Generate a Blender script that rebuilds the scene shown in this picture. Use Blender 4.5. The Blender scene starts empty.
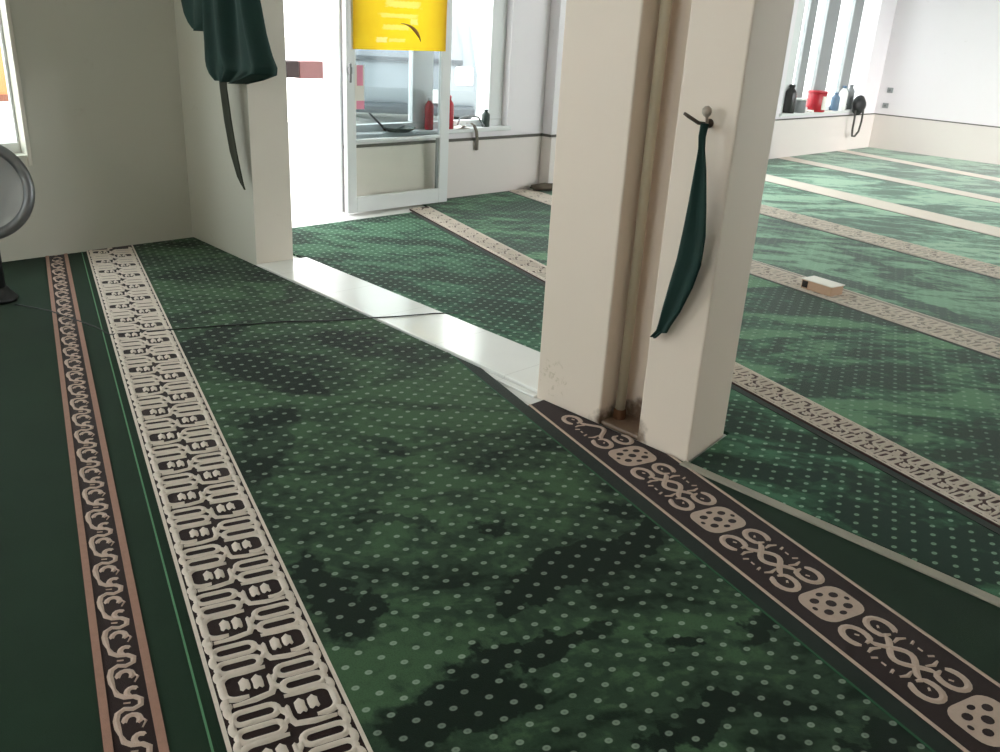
import bpy, bmesh, math, random
from mathutils import Vector, Matrix
random.seed(7)
S = bpy.context.scene
COL = S.collection
# ------------------------------------------------------------------ helpers
def tag(o, label=None, cat=None, group=None, kind=None):
    if label: o['label'] = label
    if cat: o['category'] = cat
    if group: o['group'] = group
    if kind: o['kind'] = kind
    return o

def empty(name, loc, rz=0.0):
    o = bpy.data.objects.new(name, None); COL.objects.link(o)
    o.empty_display_size = 0.05
    o.location = loc; o.rotation_euler = (0, 0, rz)
    return o

class MB:
    """collects faces, then links them as one mesh object"""
    def __init__(s): s.v = []; s.f = []; s.m = []; s.uv = []
    def face(s, pts, mi=0, uvs=None):
        b = len(s.v); s.v += [tuple(p) for p in pts]
        s.f.append(tuple(range(b, b + len(pts)))); s.m.append(mi)
        s.uv.append(uvs if uvs else [(p[0], p[1]) for p in pts])
        return s
    def grid(s, rows, mi=0, close=False):
        b = len(s.v); n = len(rows[0])
        for r in rows: s.v += [tuple(p) for p in r]
        for i in range(len(rows) - 1):
            for j in range(n if close else n - 1):
                k = (j + 1) % n
                q = (b + i*n + j, b + i*n + k, b + (i+1)*n + k, b + (i+1)*n + j)
                s.f.append(q); s.m.append(mi)
                s.uv.append([(s.v[t][0], s.v[t][1]) for t in q])
        return b
    def fan(s, idx, mi=0):
        s.f.append(tuple(idx)); s.m.append(mi); s.uv.append([(s.v[t][0], s.v[t][1]) for t in idx])
    def box(s, x0, x1, y0, y1, z0, z1, mi=0):
        b = len(s.v)
        s.v += [(x, y, z) for z in (z0, z1) for y in (y0, y1) for x in (x0, x1)]
        for q in ((0,2,3,1),(4,5,7,6),(0,1,5,4),(2,6,7,3),(0,4,6,2),(1,3,7,5)):
            t = tuple(b + i for i in q); s.f.append(t); s.m.append(mi)
            s.uv.append([(s.v[i][0], s.v[i][1]) for i in t])
        return s
    def prism(s, poly, z0, z1, mi=0):
        b = len(s.v); n = len(poly)
        s.v += [(x, y, z0) for x, y in poly] + [(x, y, z1) for x, y in poly]
        s.fan([b + n + i for i in range(n)], mi); s.fan([b + n - 1 - i for i in range(n)], mi)
        for i in range(n):
            j = (i + 1) % n; s.fan([b+i, b+j, b+n+j, b+n+i], mi)
        return s
    def tube(s, pts, r, n=10, mi=0, caps=True):
        pts = [Vector(p) for p in pts]; rows = []
        rs = r if isinstance(r, (list, tuple)) else [r]*len(pts)
        up = None
        for i, p in enumerate(pts):
            t = (pts[min(i+1, len(pts)-1)] - pts[max(i-1, 0)]).normalized()
            if up is None:
                up = Vector((0,0,1)) if abs(t.z) < .9 else Vector((1,0,0))
            a = t.cross(up).normalized(); c = a.cross(t).normalized(); up = c
            rows.append([p + a*math.cos(2*math.pi*k/n)*rs[i] + c*math.sin(2*math.pi*k/n)*rs[i] for k in range(n)])
        b = s.grid(rows, mi, True)
        if caps:
            s.fan([b + k for k in range(n)][::-1], mi); s.fan([b + (len(rows)-1)*n + k for k in range(n)], mi)
        return s
    def lathe(s, prof, origin=(0,0,0), axis=(0,0,1), n=24, mi=0):
        ax = Vector(axis).normalized(); u = ax.orthogonal().normalized(); w = ax.cross(u); o = Vector(origin)
        rows = [[o + ax*z + (u*math.cos(2*math.pi*k/n) + w*math.sin(2*math.pi*k/n))*max(r, 1e-4) for k in range(n)] for r, z in prof]
        b = s.grid(rows, mi, True)
        s.fan([b + k for k in range(n)][::-1], mi); s.fan([b + (len(rows)-1)*n + k for k in range(n)], mi)
        return s
    def build(s, name, mats, parent=None, smooth=False, bevel=0, kind=None, fixn=True):
        me = bpy.data.meshes.new(name); me.from_pydata(s.v, [], s.f)
        mats = mats if isinstance(mats, (list, tuple)) else [mats]
        for m in mats: me.materials.append(m)
        ul = me.uv_layers.new(name='UVMap')
        for p, mi, uv in zip(me.polygons, s.m, s.uv):
            p.material_index = mi; p.use_smooth = smooth
            for li, c in zip(p.loop_indices, uv): ul.data[li].uv = c
        if fixn:
            bm = bmesh.new(); bm.from_mesh(me)
            bmesh.ops.recalc_face_normals(bm, faces=bm.faces); bm.to_mesh(me); bm.free()
        me.update()
        o = bpy.data.objects.new(name, me); COL.objects.link(o)
        if parent:
            o.parent = parent
            o.matrix_parent_inverse = parent_matrix(parent).inverted()
        if bevel:
            b = o.modifiers.new('bevel', 'BEVEL'); b.width = bevel; b.segments = 2; b.limit_method = 'ANGLE'
        if kind: o['kind'] = kind
        return o

def parent_matrix(p):
    m = p.matrix_basis.copy()
    while p.parent:
        m = p.parent.matrix_basis @ p.matrix_parent_inverse @ m if False else p.parent.matrix_basis @ m
        p = p.parent
    return m

# ------------------------------------------------------------------ node helpers
def srgb(r, g, b):
    f = lambda c: c/12.92 if c <= .04045 else ((c+.055)/1.055)**2.4
    return (f(r/255), f(g/255), f(b/255), 1)

class NT:
    def __init__(s, name):
        s.mat = bpy.data.materials.new(name); s.mat.use_nodes = True
        s.t = s.mat.node_tree; s.n = s.t.nodes; s.bsdf = s.n['Principled BSDF']
    def new(s, ty, **kw):
        n = s.n.new(ty)
        for k, v in kw.items(): setattr(n, k, v)
        return n
    def put(s, sock, v):
        if isinstance(v, bpy.types.NodeSocket): s.t.links.new(v, sock)
        elif v is not None: sock.default_value = v
    def m(s, op, a, b=None, c=None, clamp=False):
        n = s.new('ShaderNodeMath', operation=op, use_clamp=clamp)
        for i, x in enumerate((a, b, c)):
            if x is not None: s.put(n.inputs[i], x)
        return n.outputs[0]
    def sstep(s, x, lo, hi):
        n = s.new('ShaderNodeMapRange', interpolation_type='SMOOTHSTEP')
        s.put(n.inputs[0], x); n.inputs[1].default_value = lo; n.inputs[2].default_value = hi
        n.inputs[3].default_value = 0; n.inputs[4].default_value = 1
        return n.outputs[0]
    def noise(s, vec, scale, detail=3, rough=.55, dist=0.0, stretch=None, rot=0.0):
        if stretch or rot:
            mp = s.new('ShaderNodeMapping'); s.put(mp.inputs[0], vec)
            mp.vector_type = 'TEXTURE'; mp.inputs['Rotation'].default_value = (0, 0, rot)
            if stretch: mp.inputs['Scale'].default_value = stretch
            vec = mp.outputs[0]
        n = s.new('ShaderNodeTexNoise'); s.put(n.inputs['Vector'], vec)
        n.inputs['Scale'].default_value = scale; n.inputs['Detail'].default_value = detail
        n.inputs['Roughness'].default_value = rough; n.inputs['Distortion'].default_value = dist
        return n.outputs[0]
    def mix(s, f, a, b):
        n = s.new('ShaderNodeMix', data_type='RGBA')
        s.put(n.inputs[0], f); s.put(n.inputs[6], a); s.put(n.inputs[7], b)
        return n.outputs[2]
    def coord(s, which='Object'):
        return s.new('ShaderNodeTexCoord').outputs[which]
    def bump(s, h, strength=.3, dist=.01):
        n = s.new('ShaderNodeBump'); n.inputs['Strength'].default_value = strength
        n.inputs['Distance'].default_value = dist; s.put(n.inputs['Height'], h)
        s.t.links.new(n.outputs[0], s.bsdf.inputs['Normal'])
    def fin(s, color=None, rough=.6, metal=0, spec=None, sheen=None, sheen_rough=.4, trans=None):
        if color is not None: s.put(s.bsdf.inputs['Base Color'], color)
        s.put(s.bsdf.inputs['Roughness'], rough); s.bsdf.inputs['Metallic'].default_value = metal
        if spec is not None: s.bsdf.inputs['Specular IOR Level'].default_value = spec
        if sheen is not None:
            s.bsdf.inputs['Sheen Weight'].default_value = sheen; s.bsdf.inputs['Sheen Roughness'].default_value = sheen_rough
        if trans is not None: s.bsdf.inputs['Transmission Weight'].default_value = trans
        return s.mat

def plain(name, rgb, rough=.6, metal=0, var=.08, scale=6, spec=None, bumpy=0):
    t = NT(name); c = t.coord('Object')
    k = t.noise(c, scale, 4)
    a = srgb(*rgb); lo = tuple(x*(1-var) for x in a[:3]) + (1,); hi = tuple(min(1, x*(1+var)) for x in a[:3]) + (1,)
    if bumpy: t.bump(t.noise(c, scale*12, 3), bumpy, .004)
    return t.fin(t.mix(k, lo, hi), rough, metal, spec)

# paint with dirt spots of their own shape
def wall_paint(name, rgb, rough=.55):
    t = NT(name); c = t.coord('Object')
    k = t.noise(c, 1.7, 5); spots = t.sstep(t.noise(c, 9, 4, .6, .6), .66, .8)
    a = srgb(*rgb)
    col = t.mix(k, tuple(x*.95 for x in a[:3]) + (1,), a)
    col = t.mix(t.m('MULTIPLY', spots, .22), col, srgb(150, 138, 112))
    t.bump(t.noise(c, 60, 3), .06, .004)
    return t.fin(col, rough)

M = {}
M['wall'] = wall_paint('warm_white_paint', (224, 216, 204))
M['wall_cool'] = wall_paint('cool_white_paint', (234, 228, 232), .3)
M['wall_shaded'] = wall_paint('shaded_white_paint', (200, 198, 186))  # darkened paint stands in for shade on left wall and pier front
M['dado'] = wall_paint('dado_paint', (222, 213, 209), .45)
M['ceil'] = plain('ceiling_paint', (235, 235, 232), .8)
M['grout'] = plain('dark_joint', (96, 92, 86), .8)
M['alu'] = plain('white_aluminium', (222, 224, 224), .35, 0, .04)
M['alu_grey'] = plain('grey_aluminium', (150, 153, 154), .35, .2, .04)
M['black'] = plain('black_plastic', (22, 22, 24), .5)
M['chrome'] = plain('brushed_silver', (120, 122, 124), .4, .7, .05)
M['silver_pan'] = plain('dull_silver', (158, 160, 160), .4, .1, .05)
M['red'] = plain('red_plastic', (168, 24, 40), .4)
M['white_pl'] = plain('white_plastic', (232, 232, 230), .4)
M['pink'] = plain('pink_print', (238, 150, 176), .6)
M['nail'] = plain('rusty_nail', (88, 76, 66), .5, .4)
M['knob'] = plain('beige_knob', (176, 164, 150), .4)
M['pipe'] = plain('beige_pipe', (196, 184, 160), .5, 0, .1)
M['green_cloth'] = plain('deep_green_cloth', (9, 46, 40), .85, 0, .3, 14, None, .3)
M['strap'] = plain('brown_green_strap', (40, 44, 30), .85, 0, .3, 12)
M['tan'] = plain('tan_card', (190, 158, 132), .8, 0, .1)
M['hole'] = plain('box_inside', (30, 24, 20), .9)
M['paper'] = plain('white_paper', (236, 230, 222), .7)
M['bluegrey'] = plain('blue_grey_plastic', (92, 116, 140), .4)
M['grey_lid'] = plain('grey_plastic', (120, 122, 124), .5)
M['darkglass'] = plain('dark_bottle', (48, 46, 46), .25)
M['greenblack'] = plain('dark_green_plastic', (52, 66, 60), .5)
M['white_out'] = plain('sunlit_white_render', (236, 234, 230), .8)
M['concrete'] = plain('pale_concrete', (206, 204, 198), .85, 0, .1)
M['orange'] = plain('orange_render', (196, 120, 76), .85, 0, .1)
M['brown'] = plain('brown_trim', (112, 66, 50), .8)
M['dkbrown'] = plain('dark_brown_wood', (44, 30, 28), .7, 0, .25)
M['pinkwood'] = plain('pinkish_red_wood', (122, 84, 82), .7, 0, .15)
M['car'] = plain('grey_car_paint', (132, 138, 142), .3, .2, .05)
M['car_dark'] = plain('car_trim', (70, 74, 78), .5)
M['tyre'] = plain('tyre_rubber', (34, 34, 34), .8)
M['win_far'] = plain('far_window_glass', (120, 124, 128), .2)

def tinted(name, rgb, alpha, rough=.05):
    t = NT(name)
    tr = t.new('ShaderNodeBsdfTransparent'); gl = t.new('ShaderNodeBsdfGlossy'); mx = t.new('ShaderNodeMixShader')
    tr.inputs[0].default_value = rgb + (1,); gl.inputs['Roughness'].default_value = rough
    gl.inputs[0].default_value = (.9, .95, .95, 1)
    fr = t.new('ShaderNodeFresnel'); fr.inputs[0].default_value = 1.35
    ge = t.new('ShaderNodeNewGeometry')
    t.t.links.new(t.m('MULTIPLY', fr.outputs[0], t.m('SUBTRACT', 1.0, ge.outputs['Backfacing'])), mx.inputs[0]); t.t.links.new(tr.outputs[0], mx.inputs[1]); t.t.links.new(gl.outputs[0], mx.inputs[2])
    t.t.links.new(mx.outputs[0], t.n['Material Output'].inputs[0])
    return t.mat
M['glass_clear'] = tinted('clear_glass', (.93, .96, .95), 1)
M['glass_tint'] = tinted('grey_tinted_glass', (.70, .73, .74), 1)
M['glass_grey'] = tinted('smoked_window_glass', (.27, .28, .28), 1)
def frosted():
    t = NT('frosted_lower_panel'); c = t.coord('Object')
    col = t.mix(t.noise(c, 3, 3), srgb(176, 186, 174), srgb(196, 204, 194))
    return t.fin(col, .3, 0)
M['frost'] = frosted()
def thin_paper(name, lo, hi, bars=(), pale=None):
    t = NT(name); c = t.coord('Object')
    col = t.mix(t.noise(c, 8, 3), srgb(*lo), srgb(*hi))
    sp = t.new('ShaderNodeSeparateXYZ'); t.put(sp.inputs[0], c)
    for y0, y1, z0, z1, k in bars:      # faded print: pale lines of text on the sheet
        dy = t.m('DIVIDE', t.m('ABSOLUTE', t.m('SUBTRACT', sp.outputs[1], (y0+y1)/2)), (y1-y0)/2)
        dz = t.m('DIVIDE', t.m('ABSOLUTE', t.m('SUBTRACT', sp.outputs[2], (z0+z1)/2)), (z1-z0)/2)
        q = t.m('SUBTRACT', 1.0, t.sstep(t.m('ADD', t.m('MAXIMUM', dy, dz), t.m('MULTIPLY', t.m('SUBTRACT', t.noise(c, 45, 2), .5), .8)), .8, 1.1))
        col = t.mix(t.m('MULTIPLY', q, k), col, srgb(*pale))
    m = t.fin(col, .6)
    # thin paper lets the daylight behind it through
    tl = t.new('ShaderNodeBsdfTranslucent'); t.put(tl.inputs[0], col)
    mx = t.new('ShaderNodeMixShader'); mx.inputs[0].default_value = .6
    t.t.links.new(t.bsdf.outputs[0], mx.inputs[1]); t.t.links.new(tl.outputs[0], mx.inputs[2])
    t.t.links.new(mx.outputs[0], t.n['Material Output'].inputs[0])
    return m
M['yellow'] = thin_paper('yellow_notice_paper', (250, 196, 24), (255, 212, 40), ((3.47, 3.56, 1.055, 1.085, .9), (3.57, 3.70, 1.06, 1.08, .5), (3.52, 3.74, 1.13, 1.16, .45), (3.50, 3.80, 1.20, 1.225, .45), (3.55, 3.82, 1.26, 1.30, .45), (3.74, 3.80, 1.165, 1.20, .6), (3.45, 3.9, 1.36, 1.42, .5), (3.5, 3.85, 1.47, 1.5, .5)), (255, 226, 140))
M['ink_dark'] = plain('brown_ink', (160, 116, 70), .6)

def tile():
    t = NT('white_floor_tile'); c = t.coord('Object')
    sp = t.new('ShaderNodeSeparateXYZ'); t.put(sp.inputs[0], c)
    fx = t.m('FRACT', t.m('DIVIDE', t.m('ADD', sp.outputs[0], 10.05), .4)); fy = t.m('FRACT', t.m('DIVIDE', t.m('ADD', sp.outputs[1], 10.38), .4))
    g = t.m('MAXIMUM', t.m('LESS_THAN', fx, .008), t.m('LESS_THAN', fy, .008))
    k = t.noise(c, 2.5, 4)
    col = t.mix(k, srgb(214, 214, 210), srgb(232, 232, 228))
    col = t.mix(t.m('MULTIPLY', g, .35), col, srgb(150, 146, 138))
    return t.fin(col, .18)
M['tile'] = tile()

# -------- carpets
def pile_bump(t, uvv):
    t.bump(t.noise(uvv, 420, 2), .35, .004)

def field_mat(name, dark, mid, light, blobs=(), dots=True, seed=0.0, streak=(2.2, 1.0, 1.0), rot=1.4, thr=(.46, .56), sheen=.25, dotc=(140, 156, 140), rough=.9, spec=.15, dotk=1.0, wts=(.50, .32, .18)):
    t = NT(name); uv = t.new('ShaderNodeUVMap').outputs[0]
    off = t.new('ShaderNodeVectorMath', operation='ADD'); t.put(off.inputs[0], uv); off.inputs[1].default_value = (seed, seed*.37, 0)
    uo = off.outputs[0]
    n1 = t.noise(uo, 2.6, 5, .62, 1.1, streak, rot)
    n2 = t.noise(uo, 8.5, 4, .6, .8, streak, rot - .25)
    n3 = t.noise(uo, 26, 3, .6, .3)
    base = t.m('ADD', t.m('MULTIPLY', n1, wts[0]), t.m('ADD', t.m('MULTIPLY', n2, wts[1]), t.m('MULTIPLY', n3, wts[2])))
    lightness = t.sstep(base, thr[0], thr[1])
    sp = t.new('ShaderNodeSeparateXYZ'); t.put(sp.inputs[0], uv)
    U, V = sp.outputs[0], sp.outputs[1]
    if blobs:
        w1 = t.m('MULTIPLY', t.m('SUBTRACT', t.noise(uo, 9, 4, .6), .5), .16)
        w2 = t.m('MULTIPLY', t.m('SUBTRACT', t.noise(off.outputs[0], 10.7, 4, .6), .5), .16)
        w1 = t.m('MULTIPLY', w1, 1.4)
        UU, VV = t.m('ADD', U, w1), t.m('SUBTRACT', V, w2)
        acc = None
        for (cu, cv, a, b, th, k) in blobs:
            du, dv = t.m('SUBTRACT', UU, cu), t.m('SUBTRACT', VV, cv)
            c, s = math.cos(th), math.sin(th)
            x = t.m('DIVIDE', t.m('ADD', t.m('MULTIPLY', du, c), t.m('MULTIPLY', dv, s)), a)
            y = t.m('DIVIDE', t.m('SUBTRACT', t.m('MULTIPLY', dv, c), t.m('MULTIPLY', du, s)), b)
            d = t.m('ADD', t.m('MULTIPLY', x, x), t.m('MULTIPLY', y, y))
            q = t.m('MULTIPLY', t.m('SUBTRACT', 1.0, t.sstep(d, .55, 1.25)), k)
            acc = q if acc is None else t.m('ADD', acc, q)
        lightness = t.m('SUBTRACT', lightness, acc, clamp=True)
    r1 = t.sstep(lightness, 0, .5); r2 = t.sstep(lightness, .5, 1)
    col = t.mix(r2, t.mix(r1, srgb(*dark), srgb(*mid)), srgb(*light))
    col = t.mix(t.m('MULTIPLY', t.sstep(t.noise(uv, 300, 2), .45, .7), .35), col, srgb(*[int(c*.72) for c in mid]))
    if dots:
        def lat(ou, ov):
            fu = t.m('SUBTRACT', t.m('FRACT', t.m('ADD', t.m('DIVIDE', U, .062), 50 + ou)), .5)
            fv = t.m('SUBTRACT', t.m('FRACT', t.m('ADD', t.m('DIVIDE', V, .0745), 50 + ov)), .5)
            x = t.m('DIVIDE', t.m('MULTIPLY', fu, .062), .0064); y = t.m('DIVIDE', t.m('MULTIPLY', fv, .0745), .0080)
            return t.m('SQRT', t.m('ADD', t.m('MULTIPLY', x, x), t.m('MULTIPLY', y, y)))
        d = t.m('MINIMUM', lat(0, 0), lat(.5, .5))
        disc = t.m('SUBTRACT', 1.0, t.sstep(d, .8, 1.15))
        core = t.m('SUBTRACT', 1.0, t.sstep(d, .25, .5))
        k = t.m('MULTIPLY', disc, t.m('SUBTRACT', .95, t.m('MULTIPLY', core, .30)))
        k = t.m('MULTIPLY', k, t.m('ADD', .66*dotk, t.m('MULTIPLY', lightness, .3*dotk)))
        col = t.mix(k, col, srgb(*dotc))
    pile_bump(t, uv)
    return t.fin(col, rough, 0, spec, sheen, .35)

def pile(name, rgb, var=.2, sheen=.15, scale=40):
    t = NT(name); uv = t.new('ShaderNodeUVMap').outputs[0]
    a = srgb(*rgb); k = t.noise(uv, scale, 4, .65)
    col = t.mix(k, tuple(x*(1-var) for x in a[:3]) + (1,), tuple(min(1, x*(1+var)) for x in a[:3]) + (1,))
    pile_bump(t, uv)
    return t.fin(col, .92, 0, .15, sheen, .4)

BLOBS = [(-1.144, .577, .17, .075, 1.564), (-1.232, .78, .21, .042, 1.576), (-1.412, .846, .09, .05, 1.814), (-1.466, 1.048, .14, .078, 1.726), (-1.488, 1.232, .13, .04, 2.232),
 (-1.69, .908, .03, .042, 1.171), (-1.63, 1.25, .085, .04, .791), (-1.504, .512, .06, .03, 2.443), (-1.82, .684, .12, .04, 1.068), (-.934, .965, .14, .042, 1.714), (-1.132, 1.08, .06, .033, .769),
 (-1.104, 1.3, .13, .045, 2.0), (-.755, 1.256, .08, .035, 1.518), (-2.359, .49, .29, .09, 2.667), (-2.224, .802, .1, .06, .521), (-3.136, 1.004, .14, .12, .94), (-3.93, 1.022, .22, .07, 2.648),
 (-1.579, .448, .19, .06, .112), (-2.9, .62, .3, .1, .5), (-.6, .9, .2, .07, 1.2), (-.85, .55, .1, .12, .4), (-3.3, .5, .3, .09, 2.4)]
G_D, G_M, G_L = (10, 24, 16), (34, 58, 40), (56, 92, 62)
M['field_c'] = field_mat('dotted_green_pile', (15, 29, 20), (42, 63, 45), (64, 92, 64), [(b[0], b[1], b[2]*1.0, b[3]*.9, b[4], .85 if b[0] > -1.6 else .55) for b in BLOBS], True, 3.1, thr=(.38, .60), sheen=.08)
M['plain_green'] = pile('plain_dark_green_pile', (26, 46, 31), .25, .05, 6)
M['edge_green'] = pile('edge_green_pile', (30, 78, 50), .2)
M['dark_edge'] = pile('dark_edge_pile', (22, 34, 26), .2)
M['cream'] = pile('cream_pile', (212, 199, 187), .14, .15, 60)
M['brown_bg'] = pile('dark_brown_pile', (40, 25, 23), .25)
M['rose_bg'] = pile('dull_rose_brown_pile', (84, 62, 60), .2)
M['mauve'] = pile('greyish_pile', (150, 138, 128), .15)
M['salmon'] = pile('salmon_pile', (152, 116, 100), .2, .15, 60)
M['scroll'] = pile('pale_scroll_pile', (184, 162, 148), .15, .15, 60)
M['mint'] = pile('mint_line_pile', (86, 134, 98), .15)

# ------------------------------------------------------------------ room shell
H = 2.75
XB = -4.78          # back wall face
def struct(name, mb, m, **k): return mb.build(name, m, kind='structure', **k)

f = MB(); f.box(-4.98, 4.2, -3.2, 11.4, -.12, 0)
struct('floor', f, M['tile'])
c = MB(); c.box(-4.98, 4.2, -3.2, 11.4, H, H + .15)
struct('ceiling', c, M['ceil'])

def wall_x(x0, x1, y0, y1, holes, mb=None):
    """wall across X with openings (ya, yb, za, zb)"""
    mb = mb or MB(); y = y0
    for ya, yb, za, zb in sorted(holes):
        if ya > y: mb.box(x0, x1, y, ya, 0, H)
        if za > 0: mb.box(x0, x1, ya, yb, 0, za)
        if zb < H: mb.box(x0, x1, ya, yb, zb, H)
        y = yb
    if y < y1: mb.box(x0, x1, y, y1, 0, H)
    return mb
WA = (3.36, 4.78, .49, 2.05); WX = (5.9, 8.5, .49, 2.3); WB = (8.86, 10.78, .47, 2.05); DO = (2.45, 3.30, 0, 2.1)
struct('wall_back', wall_x(-4.98, XB, 2.40, 11.4, [DO, WA, WX, WB]), M['wall_cool'])
WL = (.7, 1.375, .50, 2.05); WL2 = (-2.95, -.5, .30, 2.6)
struct('wall_left', wall_x(-4.72, -4.60, -3.2, 2.17, [WL, WL2]), M['wall_shaded'])
struct('wall_far', MB().box(-4.78, 4.2, 11.2, 11.4, 0, H), M['wall_cool'])
XR = 2.4; WR2 = (6.3, 8.55, .08, 2.65); WR3 = (8.75, 11.1, .08, 2.65)
struct('wall_right', wall_x(XR, XR + .2, 2.3, 11.2, [WR2, WR3], wall_x(4.0, 4.2, -3.2, 2.3, [])).box(XR, 4.2, 2.2, 2.3, 0, H), M['wall'])
def wall_y(y0, y1, x0, x1, holes):
    mb = MB(); x = x0
    for xa, xb, za, zb in sorted(holes):
        if xa > x: mb.box(x, xa, y0, y1, 0, H)
        if za > 0: mb.box(xa, xb, y0, y1, 0, za)
        if zb < H: mb.box(xa, xb, y0, y1, zb, H)
        x = xb
    if x < x1: mb.box(x, x1, y0, y1, 0, H)
    return mb
WF = (-2.2, .6, 1.5, 2.35)
struct('wall_front', wall_y(-3.2, -3.0, -4.6, 4.0, [WF]), M['wall'])
struct('wall_sun_blocker', MB().box(.7, .9, -6.5, -3.2, -.02, 3.6), M['wall'])  # unseen wall added to keep the sun out of the front window
# pier left of the opening, its end pilaster very slightly turned
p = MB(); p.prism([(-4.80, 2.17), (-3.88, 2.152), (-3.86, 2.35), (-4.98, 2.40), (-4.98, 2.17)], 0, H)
p.m[3] = 1     # end face keeps the undarkened paint so it reads as lit
struct('wall_middle', p, [M['wall_shaded'], M['wall']])
# the pier on the back wall behind the column
struct('trim_1', MB().box(XB, XB + .10, 5.17, 5.55, 0, H), M['wall_cool'], bevel=.006)

# dado with its dark joint
d = MB()
for ya, yb in ((3.31, 5.15), (5.57, 11.2)): d.box(XB, XB + .018, ya, yb, 0, .405)
d.box(XB, XB + .118, 5.155, 5.565, 0, .405)
struct('baseboard_back', d, M['dado'], bevel=.003)
struct('baseboard_far', MB().box(XB + .018, XR, 11.182, 11.2, 0, .405), M['dado'], bevel=.003)
d = MB(); d.box(XB, XB + .012, 3.31, 5.15, .406, .425); d.box(XB, XB + .112, 5.155, 5.565, .406, .425); d.box(XB, XB + .012, 5.57, 11.2, .406, .418)
struct('trim_2', d, M['grout'])
struct('trim_3', MB().box(XB + .012, XR, 11.19, 11.2, .405, .418), M['grout'])
# threshold between the rooms: raised white tile strip and beige edge on the right
th = MB(); th.prism([(-3.875, 2.148), (-1.865, 2.10), (-1.865, 2.385), (-3.855, 2.43)], 0, .018); th.prism([(-2.6, 2.07), (-1.865, 2.07), (-1.865, 2.10), (-2.6, 2.11)], 0, .008)
struct('trim_4', th, M['tile'], bevel=.004)
ed = plain('beige_floor_edge', (150, 144, 130), .7, 0, .25, 9)
e_ = MB(); e_.prism([(-1.24, 2.042), (XR, 2.042), (XR, 2.078), (-1.24, 2.074)], 0, .014)
struct('trim_5', e_, ed, bevel=.003)

# column : two pilasters with a recess for the pipe
def column_paint():
    t = NT('column_paint'); c = t.coord('Object')
    a = srgb(232, 217, 202)
    col = t.mix(t.noise(c, 1.5, 4), tuple(x*.96 for x in a[:3]) + (1,), a)
    sp = t.new('ShaderNodeSeparateXYZ'); t.put(sp.inputs[0], c)
    # rust stain where the pipe meets the floor, and scuffs low on the left face
    dx = t.m('DIVIDE', t.m('SUBTRACT', sp.outputs[0], -1.49), .12); dz = t.m('DIVIDE', sp.outputs[2], .10)
    r = t.m('ADD', t.m('ADD', t.m('MULTIPLY', dx, dx), t.m('MULTIPLY', dz, dz)), t.m('MULTIPLY', t.m('SUBTRACT', t.noise(c, 22, 4), .5), 1.6))
    st = t.m('SUBTRACT', 1.0, t.sstep(r, .3, 1.1))
    col = t.mix(t.m('MULTIPLY', st, .92), col, srgb(88, 62, 38))
    dx = t.m('DIVIDE', t.m('SUBTRACT', sp.outputs[0], -1.79), .07); dz = t.m('DIVIDE', t.m('SUBTRACT', sp.outputs[2], .10), .07)
    r = t.m('ADD', t.m('MULTIPLY', dx, dx), t.m('MULTIPLY', dz, dz))
    sc = t.m('MULTIPLY', t.m('SUBTRACT', 1.0, t.sstep(r, .5, 1.2)), t.sstep(t.noise(c, 38, 4, .6, 1.0), .55, .62))
    col = t.mix(t.m('MULTIPLY', sc, .3), col, srgb(158, 142, 98))
    t.bump(t.noise(c, 60, 3), .05, .004)
    return t.fin(col, .5)
M['column'] = column_paint()
recess_m = wall_paint('recess_paint', (196, 186, 166))
cm = MB()
YC0, YC1 = 2.077, 2.335
cm.prism([(-1.862, YC0), (-1.58, YC0), (-1.58, 2.20), (-1.425, 2.20), (-1.425, YC0), (-1.236, YC0), (-1.27, YC1), (-1.862, YC1)], 0, H)
cm.box(-1.579, -1.426, 2.085, 2.199, 0, .018)
struct('wall_column', cm, M['column'], bevel=.006)

pp = empty('drain_pipe', (-1.555, 2.15, 0))
tag(pp, 'thin beige vertical pipe in the recess between the two halves of the white column', 'pipe')
MB().tube([(-1.555, 2.15, .035), (-1.555, 2.15, H)], .016, 14).build('pipe', M['pipe'], pp, True)
MB().lathe([(.020, 0), (.022, .03), (.020, .045), (.017, .05)], (-1.555, 2.15, 0), (0,0,1), 16).build('collar', plain('rusty_collar', (96, 62, 36), .8, .2, .3), pp, True)

# ------------------------------------------------------------------ windows
def win_x(name, hole, frames, panes, sill, xf=XB - .06, depth=.05, posts=None):
    y0, y1, z0, z1 = hole
    root = empty(name, (xf, (y0+y1)/2, z0)); root['kind'] = 'structure'
    fr = MB()
    fr.box(xf - depth, xf, y0, y1, z1 - .06, z1); fr.box(xf - depth, xf, y0, y1, z0, z0 + .05)
    for k, (a, b) in enumerate(frames): fr.box(xf - depth, xf, a, b, z0 + .05, z1 - .06, 1 if posts and k else 0)
    fr.build('window_frame', [M['alu'], posts or M['alu']], root, bevel=.004)
    for a, b, m in panes:
        MB().box(xf - depth/2 - .003, xf - depth/2 + .003, a, b, z0 + .05, z1 - .06).build('pane', m, root)
    if sill:
        MB().box(-4.90, sill, y0 - .02, y1 + .02, z0 - .025, z0 + .004).build('window_sill', M['alu'], root, bevel=.005)
    return root
win_x('window_1', WA, [(3.36, 3.44), (3.92, 4.10), (4.64, 4.78)], [(3.44, 3.92, M['glass_clear']), (4.10, 4.64, M['glass_clear'])], XB + .03)
win_x('window_2', WX, [(5.9, 5.96), (7.15, 7.25), (8.44, 8.5)], [(5.96, 7.15, M['glass_clear']), (7.25, 8.44, M['glass_clear'])], XB + .03)
win_x('window_3', WB, [(8.86, 9.13), (9.24, 9.40), (9.64, 9.92), (10.26, 10.48)],
      [(9.13, 9.24, M['glass_clear']), (9.40, 9.64, M['glass_clear']), (9.92, 10.26, M['glass_clear']), (10.48, 10.78, M['glass_clear'])], XB + .03, posts=M['alu_grey'])
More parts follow.
